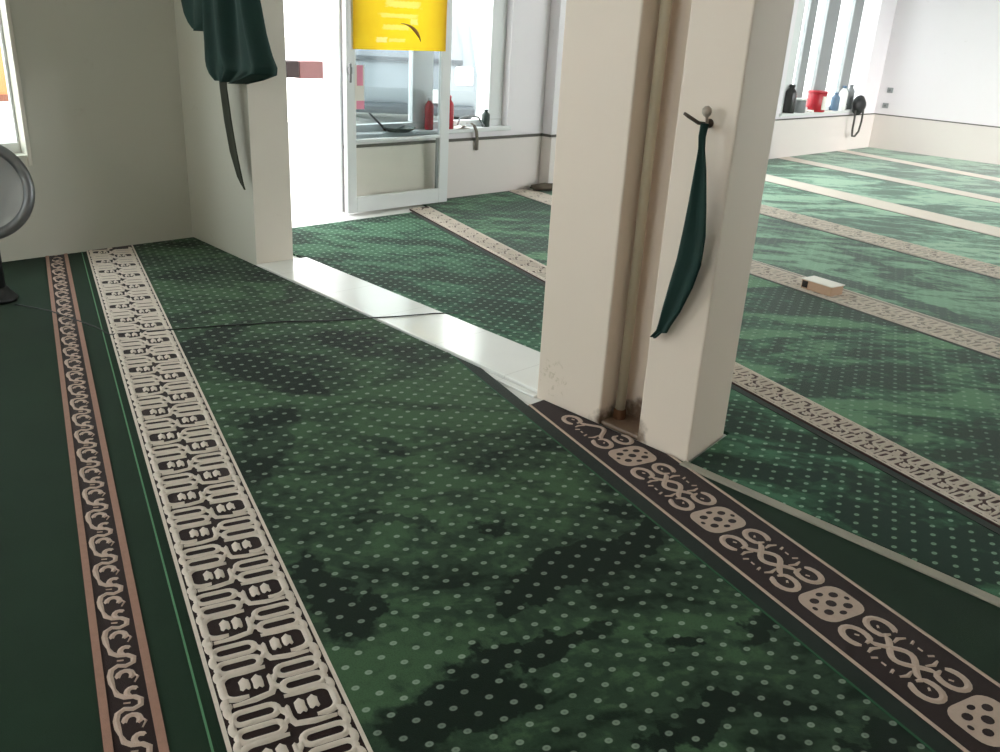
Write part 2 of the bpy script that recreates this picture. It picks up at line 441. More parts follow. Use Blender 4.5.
# left window: only its near edge is in the frame
w4 = win_x('window_4', WL, [(.7, .74), (1.362, 1.375)], [(.74, 1.362, M['glass_clear'])], None, -4.685, .03)
MB().box(-4.604, -4.592, 1.372, 1.392, .45, 2.1).build('edge_bead', plain('pale_bead', (222, 216, 204), .5), w4, bevel=.004)
win_x('window_8', WL2, [(-2.95, -2.89), (-1.75, -1.69), (-.56, -.5)], [(-2.89, -1.75, M['glass_clear']), (-1.69, -.56, M['glass_clear'])], None, -4.685, .03)
# right-hand and front windows (behind and beside the camera)
for nm, hx in (('window_5', WR2), ('window_6', WR3)):
    y0, y1, z0, z1 = hx
    r = empty(nm, (XR + .1, (y0+y1)/2, z0)); r['kind'] = 'structure'
    fr = MB(); fr.box(XR+.08, XR+.12, y0, y1, z0, z0+.05); fr.box(XR+.08, XR+.12, y0, y1, z1-.05, z1)
    for yy in (y0, (y0+y1)/2 - .025, y1 - .05): fr.box(XR+.08, XR+.12, yy, yy + .05, z0+.05, z1-.05)
    fr.build('window_frame', M['alu'], r)
x0, x1, z0, z1 = WF
r = empty('window_7', ((x0+x1)/2, -3.1, z0)); r['kind'] = 'structure'
fr = MB(); fr.box(x0, x1, -3.12, -3.08, z0, z0+.05); fr.box(x0, x1, -3.12, -3.08, z1-.05, z1)
for k in range(5): xx = x0 + (x1-x0-.05)*k/4; fr.box(xx, xx+.05, -3.12, -3.08, z0+.05, z1-.05)
fr.build('window_frame', M['alu'], r)

# ------------------------------------------------------------------ door leaf, folded back against the window wall
XD = -4.66
dr = empty('door_1', (XD, 3.26, 0)); dr['kind'] = 'structure'
fr = MB()
fr.box(XD - .035, XD, 3.255, 3.325, .012, 2.08); fr.box(XD - .035, XD, 4.02, 4.10, .012, 2.08)
fr.box(XD - .035, XD, 3.325, 4.02, .012, .11); fr.box(XD - .035, XD, 3.325, 4.02, 2.0, 2.08)
fr.box(XD - .035, XD, 3.325, 4.02, .455, .475)
fr.build('door_frame', M['alu'], dr, bevel=.004)
MB().box(XD - .022, XD - .014, 3.325, 4.02, .475, 2.0).build('glass_pane', M['glass_tint'], dr)
MB().box(XD - .022, XD - .014, 3.325, 4.02, .11, .455).build('lower_panel', tinted('greenish_lower_glass', (.97, .985, .96), 1), dr)
MB().box(XD - .030, XD - .012, 4.005, 4.022, .11, .455).build('gasket', M['alu_grey'], dr)
h = MB(); h.box(XD, XD + .03, 3.262, 3.278, .87, .91); h.box(XD + .02, XD + .032, 3.258, 3.272, .82, .93)
h.build('handle', M['grey_lid'], dr, bevel=.003)
st = MB(); st.box(XD + .0005, XD + .002, 3.315, 3.385, .66, .92); st.box(XD + .002, XD + .003, 3.325, 3.385, .66, .71, 1); st.box(XD + .002, XD + .003, 3.33, 3.375, .80, .92, 1)
st.build('sticker', [M['paper'], M['pink']], dr)
dj = MB(); dj.box(-4.96, -4.78, 2.42, 2.46, 0, 2.1); dj.box(-4.96, -4.78, 3.285, 3.31, 0, 2.1)
o = dj.build('door_2', M['alu'], None, bevel=.003); o['kind'] = 'structure'

sg = MB(); XS = XD + .004
rows = []
for i in range(9):
    z = 1.012 + (1.62 - 1.012)*i/8
    rows.append([(XS + .004*math.sin(j*.9 + i*.3) + .004, 3.30 + (4.045 - 3.30)*j/12, z) for j in range(13)])
sg.grid(rows)
arc = [(XS + .012, 3.66 + .17*math.sin(a), 1.02 + .15*math.cos(a)) for a in [0 + 1.25*i/10 for i in range(11)]]
sg.tube(arc, [.002, .003, .004, .006, .008, .010, .011, .010, .008, .005, .002], 6, 1)
o = sg.build('paper_notice', [M['yellow'], M['ink_dark']])
tag(o, 'bright yellow paper notice stuck on the upper glass of the door', 'notice')

# ------------------------------------------------------------------ outside
struct('floor_outside', MB().box(-30, -4.98, -14, 30, -.14, -.02), M['concrete'])
fa = empty('house', (-11.3, 7.0, 0)); tag(fa, 'sunlit white house wall with small grey windows outside the doorway', 'building')
MB().box(-11.6, -11.2, 5.0, 14.5, -.02, 5.5).build('wall', M['white_out'], fa)
for a, b, za, zb in ((6.99, 7.33, .86, 1.24), (6.45, 6.83, .9, 1.25), (8.4, 9.0, .8, 1.6), (10.2, 11.2, .8, 1.7)):
    q = MB(); q.box(-11.2, -11.16, a - .03, b + .03, za - .03, zb + .03); w = q.build('window', M['white_out'], fa)
    MB().box(-11.16, -11.15, a, b, za, zb).build('pane', M['win_far'], w)
MB().box(-11.2, -11.12, 6.3, 7.5, .66, .72).build('ledge', M['concrete'], fa)
oh = empty('garden_wall', (-8.5, 0, 0)); tag(oh, 'low orange wall with white base seen through the window at the left edge', 'wall')
MB().box(-8.8, -8.3, -6, 3.2, .44, 1.0).build('coping', M['orange'], oh)
MB().box(-8.82, -8.27, -6, 3.22, .385, .44).build('trim', M['brown'], oh)
MB().box(-8.84, -8.26, -6, 3.24, -.02, .385).build('plinth', M['white_out'], oh)

lw = MB(); lw.box(-5.75, -5.62, 2.7, 3.78, -.02, .75)
bench = empty('terrace_bench', (-5.68, 3.3, -.02)); tag(bench, 'low bench outside the doorway with dark brown and pinkish red boards', 'bench')
MB().box(-5.78, -5.60, 2.75, 3.515, .775, .885).build('board', M['dkbrown'], bench, bevel=.005)
MB().box(-5.78, -5.60, 3.52, 3.755, .768, .885).build('board', M['pinkwood'], bench, bevel=.005)
for yy in (2.85, 3.22): MB().box(-5.74, -5.64, yy, yy + .06, -.02, .77).build('leg', M['white_out'], bench)
struct('wall_terrace', MB().box(-6.3, -6.2, 2.2, 4.1, -.02, .40), M['white_out'])

def make_car():
    root = empty('car', (-7.3, 5.55, -.02)); tag(root, 'grey car parked outside, seen through the glass of the door', 'car')
    prof = [(-7.30, .30), (-7.26, .55), (-7.30, .78), (-7.42, 1.28), (-7.75, 1.42), (-9.1, 1.44), (-9.8, 1.02), (-10.6, .90), (-10.8, .55), (-10.7, .30)]
    cy = 5.55; mb = MB(); rows = []
    for yy, k in ((-.78, .86), (-.74, .96), (-.64, 1), (0, 1.0), (.64, 1), (.74, .96), (.78, .86)):
        rows.append([(-9.3 + (x + 9.3)*(.97 + .03*k), cy + yy*(1 - .12*max(0, (z - .9)/.55)), .3 + (z - .3)*k) for x, z in prof])
    b = mb.grid(rows, 0, True); n = len(prof)
    mb.fan([b + k for k in range(n)]); mb.fan([b + (len(rows)-1)*n + k for k in range(n)])
    mb.build('body', M['car'], root, bevel=.02)
    w = MB(); w.prism([(0, 0)]*0 or [(-7.31, cy-.6), (-7.285, cy-.6), (-7.285, cy+.6), (-7.31, cy+.6)], .82, .83)
    g = MB(); g.grid([[(-7.285, cy - .62, .84), (-7.285, cy + .62, .84)], [(-7.385, cy - .55, 1.22), (-7.385, cy + .55, 1.22)]])
    g2 = MB()
    for a in (g,): pass
    MB().prism([(-7.30, cy-.62), (-7.27, cy-.62), (-7.27, cy+.62), (-7.30, cy+.62)], .80, .84).build('window_trim', M['car_dark'], root)
    ob = MB(); b = len(ob.v)
    ob.v += [(-7.28, cy-.62, .84), (-7.28, cy+.62, .84), (-7.385, cy+.54, 1.24), (-7.385, cy-.54, 1.24), (-7.34, cy-.62, .84), (-7.34, cy+.62, .84), (-7.44, cy+.54, 1.24), (-7.44, cy-.54, 1.24)]
    for q in ((0,1,2,3),(4,7,6,5),(0,4,5,1),(1,5,6,2),(2,6,7,3),(3,7,4,0)): ob.fan(q)
    ob.build('rear_window', M['win_far'], root)
    MB().box(-7.34, -7.19, cy-.76, cy+.76, .30, .40).build('bumper', M['car_dark'], root, bevel=.03)
    MB().box(-7.26, -7.235, cy+.13, cy+.43, .42, .55).build('number_plate', M['paper'], root, bevel=.004)
    for s in (-1, 1):
        MB().box(-7.32, -7.245, cy + s*.64 - .09, cy + s*.64 + .09, .60, .78).build('tail_lamp', M['white_pl'], root, bevel=.02)
        for xx in (-8.0, -10.0):
            MB().lathe([(.0, -.09), (.26, -.09), (.30, -.05), (.30, .05), (.26, .09), (.0, .09)], (xx, cy + s*.68, .28), (0,1,0), 24).build('wheel', M['tyre'], root, True)
    root.location.y += .2; root.rotation_euler = (0, 0, math.radians(-38))
    return root
make_car()

# ------------------------------------------------------------------ carpets
A = math.radians(-17.15); CA, SA = math.cos(A), math.sin(A)
def W(u, v, z=0): return (u*CA - v*SA, u*SA + v*CA, z)
def to_uv(x, y): return (x*CA + y*SA, -x*SA + y*CA)
def clip(poly, a, b, c):
    """keep a*x + b*y <= c  (poly in world xy)"""
    out = []
    for i in range(len(poly)):
        p, q = poly[i], poly[(i+1) % len(poly)]
        dp, dq = a*p[0] + b*p[1] - c, a*q[0] + b*q[1] - c
        if dp <= 0: out.append(p)
        if dp*dq < 0:
            t = dp/(dp - dq); out.append((p[0] + (q[0]-p[0])*t, p[1] + (q[1]-p[1])*t))
    return out
def slab(mb, poly, z0, z1, mi=0):
    """flat slab on the floor with carpet UVs"""
    area = sum(poly[i][0]*poly[(i+1)%len(poly)][1] - poly[(i+1)%len(poly)][0]*poly[i][1] for i in range(len(poly)))
    if area < 0: poly = poly[::-1]
    uvs = [to_uv(*p) for p in poly]
    mb.face([(x, y, z1) for x, y in poly], mi, uvs)
    n = len(poly)
    for i in range(n):
        j = (i+1) % n
        mb.face([(poly[i][0], poly[i][1], z0), (poly[j][0], poly[j][1], z0), (poly[j][0], poly[j][1], z1), (poly[i][0], poly[i][1], z1)], mi, [uvs[i], uvs[j], uvs[j], uvs[i]])
    mb.face([(x, y, z0) for x, y in poly[::-1]], mi, uvs[::-1])
def quad_uv(u0, u1, v0, v1): return [W(u, v)[:2] for u, v in ((u0, v0), (u1, v0), (u1, v1), (u0, v1))]

def ribbon(mb, pts, w, z, mi, fmap, hgt=.0025, clipf=None, closed=False):
    """raised pile stroke along (u, v) points"""
    n = len(pts)
    if clipf and not all(clipf(*fmap(*p)) for p in (pts[0], pts[-1], pts[n//2])): return
    L, C, R = [], [], []
    for i, (u, v) in enumerate(pts):
        if closed: a, b = pts[i-1], pts[(i+1) % n]
        else: a, b = pts[max(i-1, 0)], pts[min(i+1, n-1)]
        tx, ty = b[0]-a[0], b[1]-a[1]; l = math.hypot(tx, ty) or 1; tx /= l; ty /= l
        k = w/2
        if not closed and i in (0, n-1): k *= .55
        L.append((u - ty*k, v + tx*k)); C.append((u, v)); R.append((u + ty*k, v - tx*k))
    if not closed:
        def ext(i, j, s):
            (a, b), (c, d) = pts[i], pts[j]; l = math.hypot(a-c, b-d) or 1
            return (a + (a-c)/l*w*.4, b + (b-d)/l*w*.4)
    b0 = len(mb.v)
    for arr, dz in ((L, 0), (C, hgt), (R, 0)):
        for p in arr:
            q = fmap(*p); mb.v.append((q[0], q[1], z + dz))
    def addf(idx):
        mb.f.append(tuple(idx)); mb.m.append(mi); mb.uv.append([to_uv(mb.v[i][0], mb.v[i][1]) for i in idx])
    rng = range(n) if closed else range(n-1)
    for i in rng:
        j = (i+1) % n
        addf((b0+i, b0+n+i, b0+n+j, b0+j)); addf((b0+n+i, b0+2*n+i, b0+2*n+j, b0+n+j))
def arcp(cu, cv, ru, rv, a0, a1, n=8):
    return [(cu + ru*math.cos(a0 + (a1-a0)*i/n), cv + rv*math.sin(a0 + (a1-a0)*i/n)) for i in range(n+1)]
PI = math.pi
def stadium(cu, cv, hu, hv, n=6):
    r = hu
    return arcp(cu, cv + hv - r, r, r, 0, PI, n) + arcp(cu, cv - hv + r, r, r, PI, 2*PI, n)

def interlace(mb, u0, u1, v0, width, z, mi, fmap, clipf=None, fine=1):
    """knotted cream interlace: two columns of linked loops; period .19 along u"""
    s = width/.205; su = min(1, .15 + .85*s); P = .19*su; n = int(math.ceil((u1-u0)/P))
    sw = .0155*su
    nn = 8 if fine else 5
    def cell(ub, side):
        def q(pts):   # side 0: left column; side 1: right column mirrored
            if side: return [(ub + a*su, v0 + (.205 - b)*s) for a, b in pts]
            return [(ub + a*su, v0 + b*s) for a, b in pts]
        def st(pts, w=sw, closed=False): ribbon(mb, q(pts), w, z, mi, fmap, .005, clipf, closed)
        # two long rings
        st(stadium(.022, .052, .0155, .040, nn), sw*.9, True)
        st(stadium(.068, .052, .0155, .040, nn), sw*.9, True)
        # outer scallops joining them at the band's edge
        st(arcp(.045, .020, .017, .013, -.2, -PI + .2, nn))
        st(arcp(-.001, .020, .017, .013, -.2, -PI + .2, nn))
        # hook that wraps a pair of short bars
        st([(.093, .096), (.092, .06)] + arcp(.112, .034, .021, .024, PI, PI*1.5, nn) + arcp(.140, .034, .021, .024, PI*1.5, PI*2, nn) + [(.161, .052)], sw)
        st([(.112, .050), (.116, .050), (.128, .051), (.140, .050), (.144, .050)], sw*1.25)
        st([(.112, .074), (.116, .074), (.130, .075), (.144, .074), (.148, .074)], sw*1.25)
        st([(.176, .020), (.174, .06), (.168, .092), (.150, .100), (.120, .097)], sw)
        st(arcp(.091, .018, .015, .011, -.2, -PI + .2, nn))
        st(arcp(.170, .016, .013, .010, 0, -PI, nn))
        # tie strokes into the middle
        st([(.022, .088), (.030, .098), (.046, .104)], sw*.95)
        st([(.068, .088), (.060, .100), (.058, .112)], sw*.95)
    for i in range(n):
        cell(u0 + i*P, 0); cell(u0 + i*P + P*.5, 1)

def band(mb, u0, u1, ve0, ve1, z, clipf=None, fine=1, pattern=True, line_w=.008, bg=1, cr=2, poly=None, fn=None):
    """dark band with cream edge lines + interlace. ve0/ve1: functions u -> v of the two edges"""
    fn = fn or (lambda u, t: W(u, ve0(u) + (ve1(u) - ve0(u))*t))
    wdt = ve1(u0) - ve0(u0)
    def strip(t0, t1, zz, mi, n=24):
        for i in range(n):
            a, b = u0 + (u1-u0)*i/n, u0 + (u1-u0)*(i+1)/n
            pts = [fn(a, t0), fn(b, t0), fn(b, t1), fn(a, t1)]
            pl = [p[:2] for p in pts]
            if poly: pl = poly(pl)
            if len(pl) < 3: continue
            mb.face([(x, y, zz) for x, y in pl], mi, [to_uv(*p) for p in pl])
    strip(0, 1, z, bg)
    strip(0, line_w/wdt, z + .0012, cr); strip(1 - line_w/wdt, 1, z + .0012, cr)
    if pattern:
        m = .010
        f2 = lambda u, v: W(u, ve0(u) + v)
        interlace(mb, u0, u1, m, wdt - 2*m, z + .0006, cr, f2, clipf, fine)

ZC = .012
inroom = lambda x, y, z=0: x > -4.575 and y < 2.10
# 1. plain green carpet with the salmon edged scroll strip (left)
c1 = empty('carpet', (-1.5, .2, 0)); tag(c1, 'plain dark green carpet with narrow salmon edged scroll strip at the left', 'carpet')
def clip_left(poly): return clip(clip(poly, -1, 0, 4.575), 0, 1, 2.14)
fm = MB()
slab(fm, clip_left(quad_uv(-6.5, 1.6, -2.6, -.030)), 0, .009, 0)
slab(fm, clip_left(quad_uv(-6.5, 1.6, .072, .160)), 0, .009, 0)
slab(fm, clip_left(quad_uv(-6.5, 1.6, .136, .140)), .008, .0105, 1)
fm.build('field', [M['plain_green'], M['mint']], c1, fixn=False)
sb = MB()
slab(sb, clip_left(quad_uv(-6.5, 1.6, -.030, .072)), 0, .0095, 0)
slab(sb, clip_left(quad_uv(-6.5, 1.6, -.029, -.014)), .009, .012, 1); slab(sb, clip_left(quad_uv(-6.5, 1.6, .055, .071)), .009, .012, 1)
u = -4.95; k = 0
while u < 1.5:
    f_ = lambda a, b: W(a, b)
    P = .125
    st = lambda pts, w=.0115: ribbon(sb, pts, w, .0096, 2, f_, .002, inroom)
    # wave of hooks
    st([(u, .000), (u+.018, .004), (u+.030, .016), (u+.034, .032), (u+.045, .042), (u+.060, .040), (u+.066, .026), (u+.060, .012), (u+.068, .000), (u+.085, -.004), (u+.105, -.003), (u+P, .000)])
    st(arcp(u+.020, .030, .012, .010, -.3, -PI*1.35, 8)); st(arcp(u+.094, .022, .014, .013, PI*.2, PI*1.6, 9))
    st([(u+.090, .036), (u+.105, .044), (u+.120, .036)], .005); st([(u+.045, .012), (u+.048, .024)], .007)
    u += P
sb.build('border_band', [M['brown_bg'], M['salmon'], M['scroll']], c1, fixn=False)

# 2. central dotted carpet with the broad interlace band
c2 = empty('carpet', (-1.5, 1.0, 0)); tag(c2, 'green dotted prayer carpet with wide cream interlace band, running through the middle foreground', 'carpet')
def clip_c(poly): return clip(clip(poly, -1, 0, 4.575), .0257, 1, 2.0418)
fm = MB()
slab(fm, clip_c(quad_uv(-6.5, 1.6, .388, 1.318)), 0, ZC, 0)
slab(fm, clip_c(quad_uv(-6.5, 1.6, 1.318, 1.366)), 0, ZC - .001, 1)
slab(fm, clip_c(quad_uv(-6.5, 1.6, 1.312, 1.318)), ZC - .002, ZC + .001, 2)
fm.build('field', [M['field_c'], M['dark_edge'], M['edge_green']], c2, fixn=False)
bm_ = MB()
slab(bm_, clip_c(quad_uv(-6.5, 1.6, .160, .388)), 0, ZC - .0005, 0)
inc = lambda x, y, z=0: x > -4.575
band(bm_, -5.1, 1.5, lambda u: .160, lambda u: .388, ZC, inc, 1, bg=0, cr=1, poly=clip_c)
bm_.build('patterned_band', [M['brown_bg'], M['cream']], c2, fixn=False, smooth=True)

# 3. carpet with the medallion border on the right of it, plain green beyond
c3 = empty('carpet', (-.7, 1.8, 0)); tag(c3, 'plain dark green carpet with brown medallion border running past the column foot', 'carpet')
def clip_r(poly): return clip(clip(poly, -.0, 1, 2.032), -1, 0, 2.05)
def clip_r2(poly):
    return clip(poly, .0, 1, 2.070)
bd = MB()
left_part = lambda p: clip(clip_r2(p), 1, 0, -1.24)
right_part = lambda p: clip(clip(p, 0, 1, 2.040), -1, 0, 1.24)
for part in (left_part, right_part):
    q = part(clip(quad_uv(-2.75, 1.6, 1.366, 1.603), -1, 0, 1.82))
    if len(q) > 2: slab(bd, q, 0, .0105, 0)
    for a, b in ((1.369, 1.377), (1.592, 1.600)):
        q = part(clip(quad_uv(-2.75, 1.6, a, b), -1, 0, 1.82))
        if len(q) > 2: slab(bd, q, .010, .0125, 1)
okr = lambda x, y, z=0: (y < 2.066 and -1.82 < x < -1.24) or (y < 2.036 and x >= -1.24)
v0 = 1.484
def medal(uc):
    s = lambda pts, w=.009, closed=False: ribbon(bd, [(uc + a, v0 + b) for a, b in pts], w, .0108, 1, W, .002, okr, closed)
    def patch(poly, zz, mi):
        pl = [W(uc + a, v0 + b)[:2] for a, b in poly]
        if all(okr(*p_) for p_ in pl): bd.face([(x, y, zz) for x, y in pl], mi, [to_uv(*p_) for p_ in pl])
    # rounded medallion pierced by dark holes
    rq = lambda hu, hv, r: arcp(hu - r, hv - r, r, r, 0, PI/2, 5) + arcp(-hu + r, hv - r, r, r, PI/2, PI, 5) + arcp(-hu + r, -hv + r, r, r, PI, PI*1.5, 5) + arcp(hu - r, -hv + r, r, r, PI*1.5, 2*PI, 5)
    patch(rq(.056, .066, .034), .0112, 1)
    s(rq(.047, .057, .030), .003, True) if False else None
    for a, b, ra, rb in ((-.022, -.030, .010, .012), (.022, -.030, .010, .012), (-.022, .030, .010, .012), (.022, .030, .010, .012), (0, 0, .012, .013), (-.036, 0, .007, .010), (.036, 0, .007, .010), (0, -.050, .007, .006), (0, .050, .007, .006)):
        patch(arcp(a, b, ra, rb, 0, 2*PI*11/12, 11), .0118, 0)
    # scrolls between the medallions: two crossing strands that curl into loops
    c = .1965
    for sv in (1, -1):
        strand = [(c + a, sv*.024*math.cos(PI*a/.066)) for a in [-.062 + .124*i/14 for i in range(15)]]
        s(strand, .015)
        for sg_ in (1, -1):
            loop = [(c + sg_*(.090 + .033*math.cos(t)), sv*(.038 + .026*math.sin(t))) for t in [PI*1.20 + i*PI*1.62/14 for i in range(15)]]
            s(loop, .0155)
            s([(c + sg_*.062, -sv*.022), (c + sg_*.066, -sv*.026), (c + sg_*.063, -sv*.038)], .012)
            s([(c + sg_*.040, sv*.020), (c + sg_*.046, sv*.040), (c + sg_*.040, sv*.058)], .010)
            s([(c + sg_*.020, sv*.052), (c + sg_*.026, sv*.066)], .012)
            s([(c + sg_*.088, sv*.030), (c + sg_*.096, sv*.036)], .010)
        s([(c - .006, sv*.056), (c + .006, sv*.056)], .010)
for i in range(-4, 8): medal(-1.098 + .393*i)
bd.build('border_band', [M['brown_bg'], M['scroll']], c3, fixn=False)
fm = MB()
q = right_part(quad_uv(-2.75, 1.6, 1.603, 3.0)); q = clip(q, 1, 0, XR - .05)
slab(fm, q, 0, .009, 0)
q = left_part(clip(quad_uv(-2.75, 1.6, 1.603, 3.0), -1, 0, 1.82))
if len(q) > 2: slab(fm, q, 0, .009, 0)
fm.build('field', M['plain_green'], c3, fixn=False)

# 4. the rows of prayer carpets in the far room
ln = lambda u0, v0, u1, v1: (lambda u: v0 + (v1-v0)*(u-u0)/(u1-u0))
EDG = [  # near and far edge of each cream band
 (ln(-5.49, 2.19, -1.0, 2.19), ln(-5.49, 2.345, -1.0, 2.345)),
 (ln(-3.43, 3.375, -2.06, 3.475), ln(-3.69, 3.605, -2.24, 3.725)),
 (ln(-4.71, 4.66, -2.95, 4.75), ln(-5.02, 4.92, -3.1, 4.99)),
 (ln(-5.92, 5.82, -3.69, 5.86), ln(-6.3, 6.12, -3.93, 6.18)),
 (ln(-7.05, 7.12, -4.65, 7.23), ln(-7.23, 7.345, -4.83, 7.45)),
 (ln(-7.53, 8.45, -5.47, 8.45), ln(-7.72, 8.66, -5.66, 8.68)),
]
ROWG = 'rows of green prayer carpets in the far room'
GRN = [((14, 44, 30), (36, 76, 54), (64, 108, 80)), ((12, 46, 29), (42, 84, 58), (82, 126, 90)), ((12, 54, 35), (66, 110, 82), (110, 152, 120)), ((16, 70, 44), (88, 134, 106), (136, 174, 144)),  # greens lightened in the farther rows to stand in for brighter light
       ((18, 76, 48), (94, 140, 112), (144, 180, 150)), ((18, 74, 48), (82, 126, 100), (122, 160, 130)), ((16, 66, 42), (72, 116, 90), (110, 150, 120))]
LBL = ['green dotted carpet around the column base, nearest row of the far room',
 'green carpet row with knotted cream band passing just behind the column base',
 'green carpet row whose cream band has the small tan box lying on it',
 'green carpet row next beyond the one with the tan box',
 'second green carpet row beyond the one with the tan box',
 'third green carpet row beyond the tan box, in front of the last row',
 'last green carpet row, along the foot of the far wall']
ROWM = MB()
def clip_row(poly):
    poly = clip(poly, -1, 0, 4.755); poly = clip(poly, 1, 0, XR - .03); return clip(poly, 0, 1, 11.175)
def clip_door(poly):   # tiles are left free near the door
    return poly
U0, U1 = -9.5, 3.2
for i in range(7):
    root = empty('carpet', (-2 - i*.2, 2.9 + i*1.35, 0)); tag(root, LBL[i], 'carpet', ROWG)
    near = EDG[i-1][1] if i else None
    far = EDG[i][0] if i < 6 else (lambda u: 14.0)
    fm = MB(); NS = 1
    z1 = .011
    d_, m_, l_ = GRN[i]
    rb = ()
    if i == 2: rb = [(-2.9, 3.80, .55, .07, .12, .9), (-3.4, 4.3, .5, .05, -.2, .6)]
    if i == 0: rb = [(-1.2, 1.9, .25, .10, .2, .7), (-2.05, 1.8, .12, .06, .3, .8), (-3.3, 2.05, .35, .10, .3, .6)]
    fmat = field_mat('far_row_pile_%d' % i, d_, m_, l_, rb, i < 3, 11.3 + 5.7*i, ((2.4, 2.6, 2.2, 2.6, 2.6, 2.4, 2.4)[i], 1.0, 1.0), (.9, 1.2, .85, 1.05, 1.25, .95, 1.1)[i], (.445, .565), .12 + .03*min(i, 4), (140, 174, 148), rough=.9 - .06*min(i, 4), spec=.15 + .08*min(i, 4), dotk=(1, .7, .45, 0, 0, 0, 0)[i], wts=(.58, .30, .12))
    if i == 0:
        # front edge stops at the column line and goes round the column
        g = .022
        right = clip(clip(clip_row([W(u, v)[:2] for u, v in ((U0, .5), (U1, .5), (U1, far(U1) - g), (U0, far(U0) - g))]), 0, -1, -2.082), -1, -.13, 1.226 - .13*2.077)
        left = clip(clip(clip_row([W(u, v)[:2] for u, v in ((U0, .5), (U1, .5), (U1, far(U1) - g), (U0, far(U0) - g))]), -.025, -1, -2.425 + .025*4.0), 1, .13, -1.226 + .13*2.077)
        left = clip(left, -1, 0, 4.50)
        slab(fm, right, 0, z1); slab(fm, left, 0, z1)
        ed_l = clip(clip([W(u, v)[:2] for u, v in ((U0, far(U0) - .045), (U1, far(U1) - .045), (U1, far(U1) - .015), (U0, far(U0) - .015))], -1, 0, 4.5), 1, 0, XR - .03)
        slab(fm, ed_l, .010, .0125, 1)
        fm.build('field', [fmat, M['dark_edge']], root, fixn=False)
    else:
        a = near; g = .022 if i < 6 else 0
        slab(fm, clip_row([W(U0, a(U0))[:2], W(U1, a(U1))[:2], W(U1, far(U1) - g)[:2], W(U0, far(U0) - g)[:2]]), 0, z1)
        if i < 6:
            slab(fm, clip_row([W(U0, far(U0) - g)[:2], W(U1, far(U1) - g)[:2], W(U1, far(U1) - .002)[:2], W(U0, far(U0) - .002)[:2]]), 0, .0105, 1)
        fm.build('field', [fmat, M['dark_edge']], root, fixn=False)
        e0, e1 = EDG[i-1]
        bm_ = MB()
        xl = -4.60 if i == 1 else -4.755
        inr = lambda x, y, z=0, xl=xl: xl < x < XR - .05 and y < 11.17
        slab(bm_, clip(clip_row([W(U0, e0(U0))[:2], W(U1, e0(U1))[:2], W(U1, e1(U1))[:2], W(U0, e1(U0))[:2]]), -1, 0, -xl), 0, ZC - .001)
        us = {1: -5.52, 2: -6.2, 3: -6.6, 4: -7.0, 5: -7.4, 6: -7.8}[i]
        band(bm_, us, 3.0 if i > 2 else 2.2, e0, e1, ZC, inr, 1 if i < 3 else 0, pattern=(i <= 3), bg=0, cr=1, poly=lambda p, xl=xl: clip(clip_row(p), -1, 0, -xl))
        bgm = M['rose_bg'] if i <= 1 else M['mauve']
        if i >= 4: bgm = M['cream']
        bm_.build('patterned_band', [bgm, M['cream']], root, fixn=False, smooth=True)

# ------------------------------------------------------------------ loose things on the floor
o = MB()
pts = [(-3.86, 1.02, .013), (-3.7, 1.10, .013), (-3.4, 1.17, .013), (-3.276, 1.177, .014), (-3.19, 1.397, .016), (-3.13, 1.55, .016), (-3.076, 1.66, .016), (-3.027, 1.793, .016), (-2.93, 1.95, .016), (-2.86, 2.085, .020), (-2.80, 2.2, .0215), (-2.739, 2.36, .0215), (-2.70, 2.46, .015)]
o.tube(pts, .0026, 6)
tag(o.build('cable', M['black'], None, True), 'thin black cable lying across the carpets and over the white threshold', 'cable')

bx = empty('cardboard_box', (-1.90, 4.24, ZC), math.radians(-10))
tag(bx, 'small tan box with open dark end lying on a cream carpet band', 'box')
def local_box(root, name, mat, x0, x1, y0, y1, z0, z1, bevel=.003, rot=None):
    mb = MB(); mb.box(x0, x1, y0, y1, z0, z1)
    ob = mb.build(name, mat, None, bevel=bevel); ob.parent = root; ob['kind'] = ob.get('kind', '') or 'part'
    del ob['kind']; return ob
local_box(bx, 'body', M['tan'], -.085, .095, -.05, .05, .003, .050)
local_box(bx, 'lid', M['paper'], -.09, .10, -.052, .055, .050, .055)
local_box(bx, 'open_end', M['hole'], -.078, -.046, -.0525, -.049, .012, .046, 0)

# ------------------------------------------------------------------ round silver disc on a black stand, at the left edge
sd = empty('pedestal_stand', (-3.965, .985, .009)); tag(sd, 'round silver disc on a black stand at the left edge of the photo', 'stand')
MB().lathe([(.0, 0), (.075, 0), (.08, .012), (.07, .025), (.050, .05), (.045, .06), (.0, .06)], (-3.965, .985, .009), (0,0,1), 28).build('base', M['black'], sd, True)
MB().tube([(-3.965, .985, .05), (-3.965, .985, .46)], .040, 14).build('pole', M['black'], sd, True)
ax = Vector((.93, -.30, .22)).normalized(); oc = Vector((-3.965, .985, .468))
dsk = MB(); dsk.lathe([(.0, .012), (.10, .014), (.145, .018), (.160, .030), (.166, .034), (.166, .020), (.150, -.02), (.09, -.035), (.0, -.04)], oc + ax*.045, ax, 48)
dsk.build('disc', M['silver_pan'], sd, True)
rim = MB()
uu = ax.orthogonal().normalized(); vv = ax.cross(uu)
ring = [oc + ax*.068 + (uu*math.cos(t) + vv*math.sin(t))*.180 for t in [2*PI*i/64 for i in range(65)]]
rows = []
for i, p in enumerate(ring):
    rad = (p - (oc + ax*.068)).normalized()
    rows.append([p + rad*(.022*math.cos(a)) + ax*(.026*math.sin(a)) for a in [2*PI*j/12 for j in range(12)]])
rim.grid(rows, 0, True)
rim.build('rim', M['chrome'], sd, True)

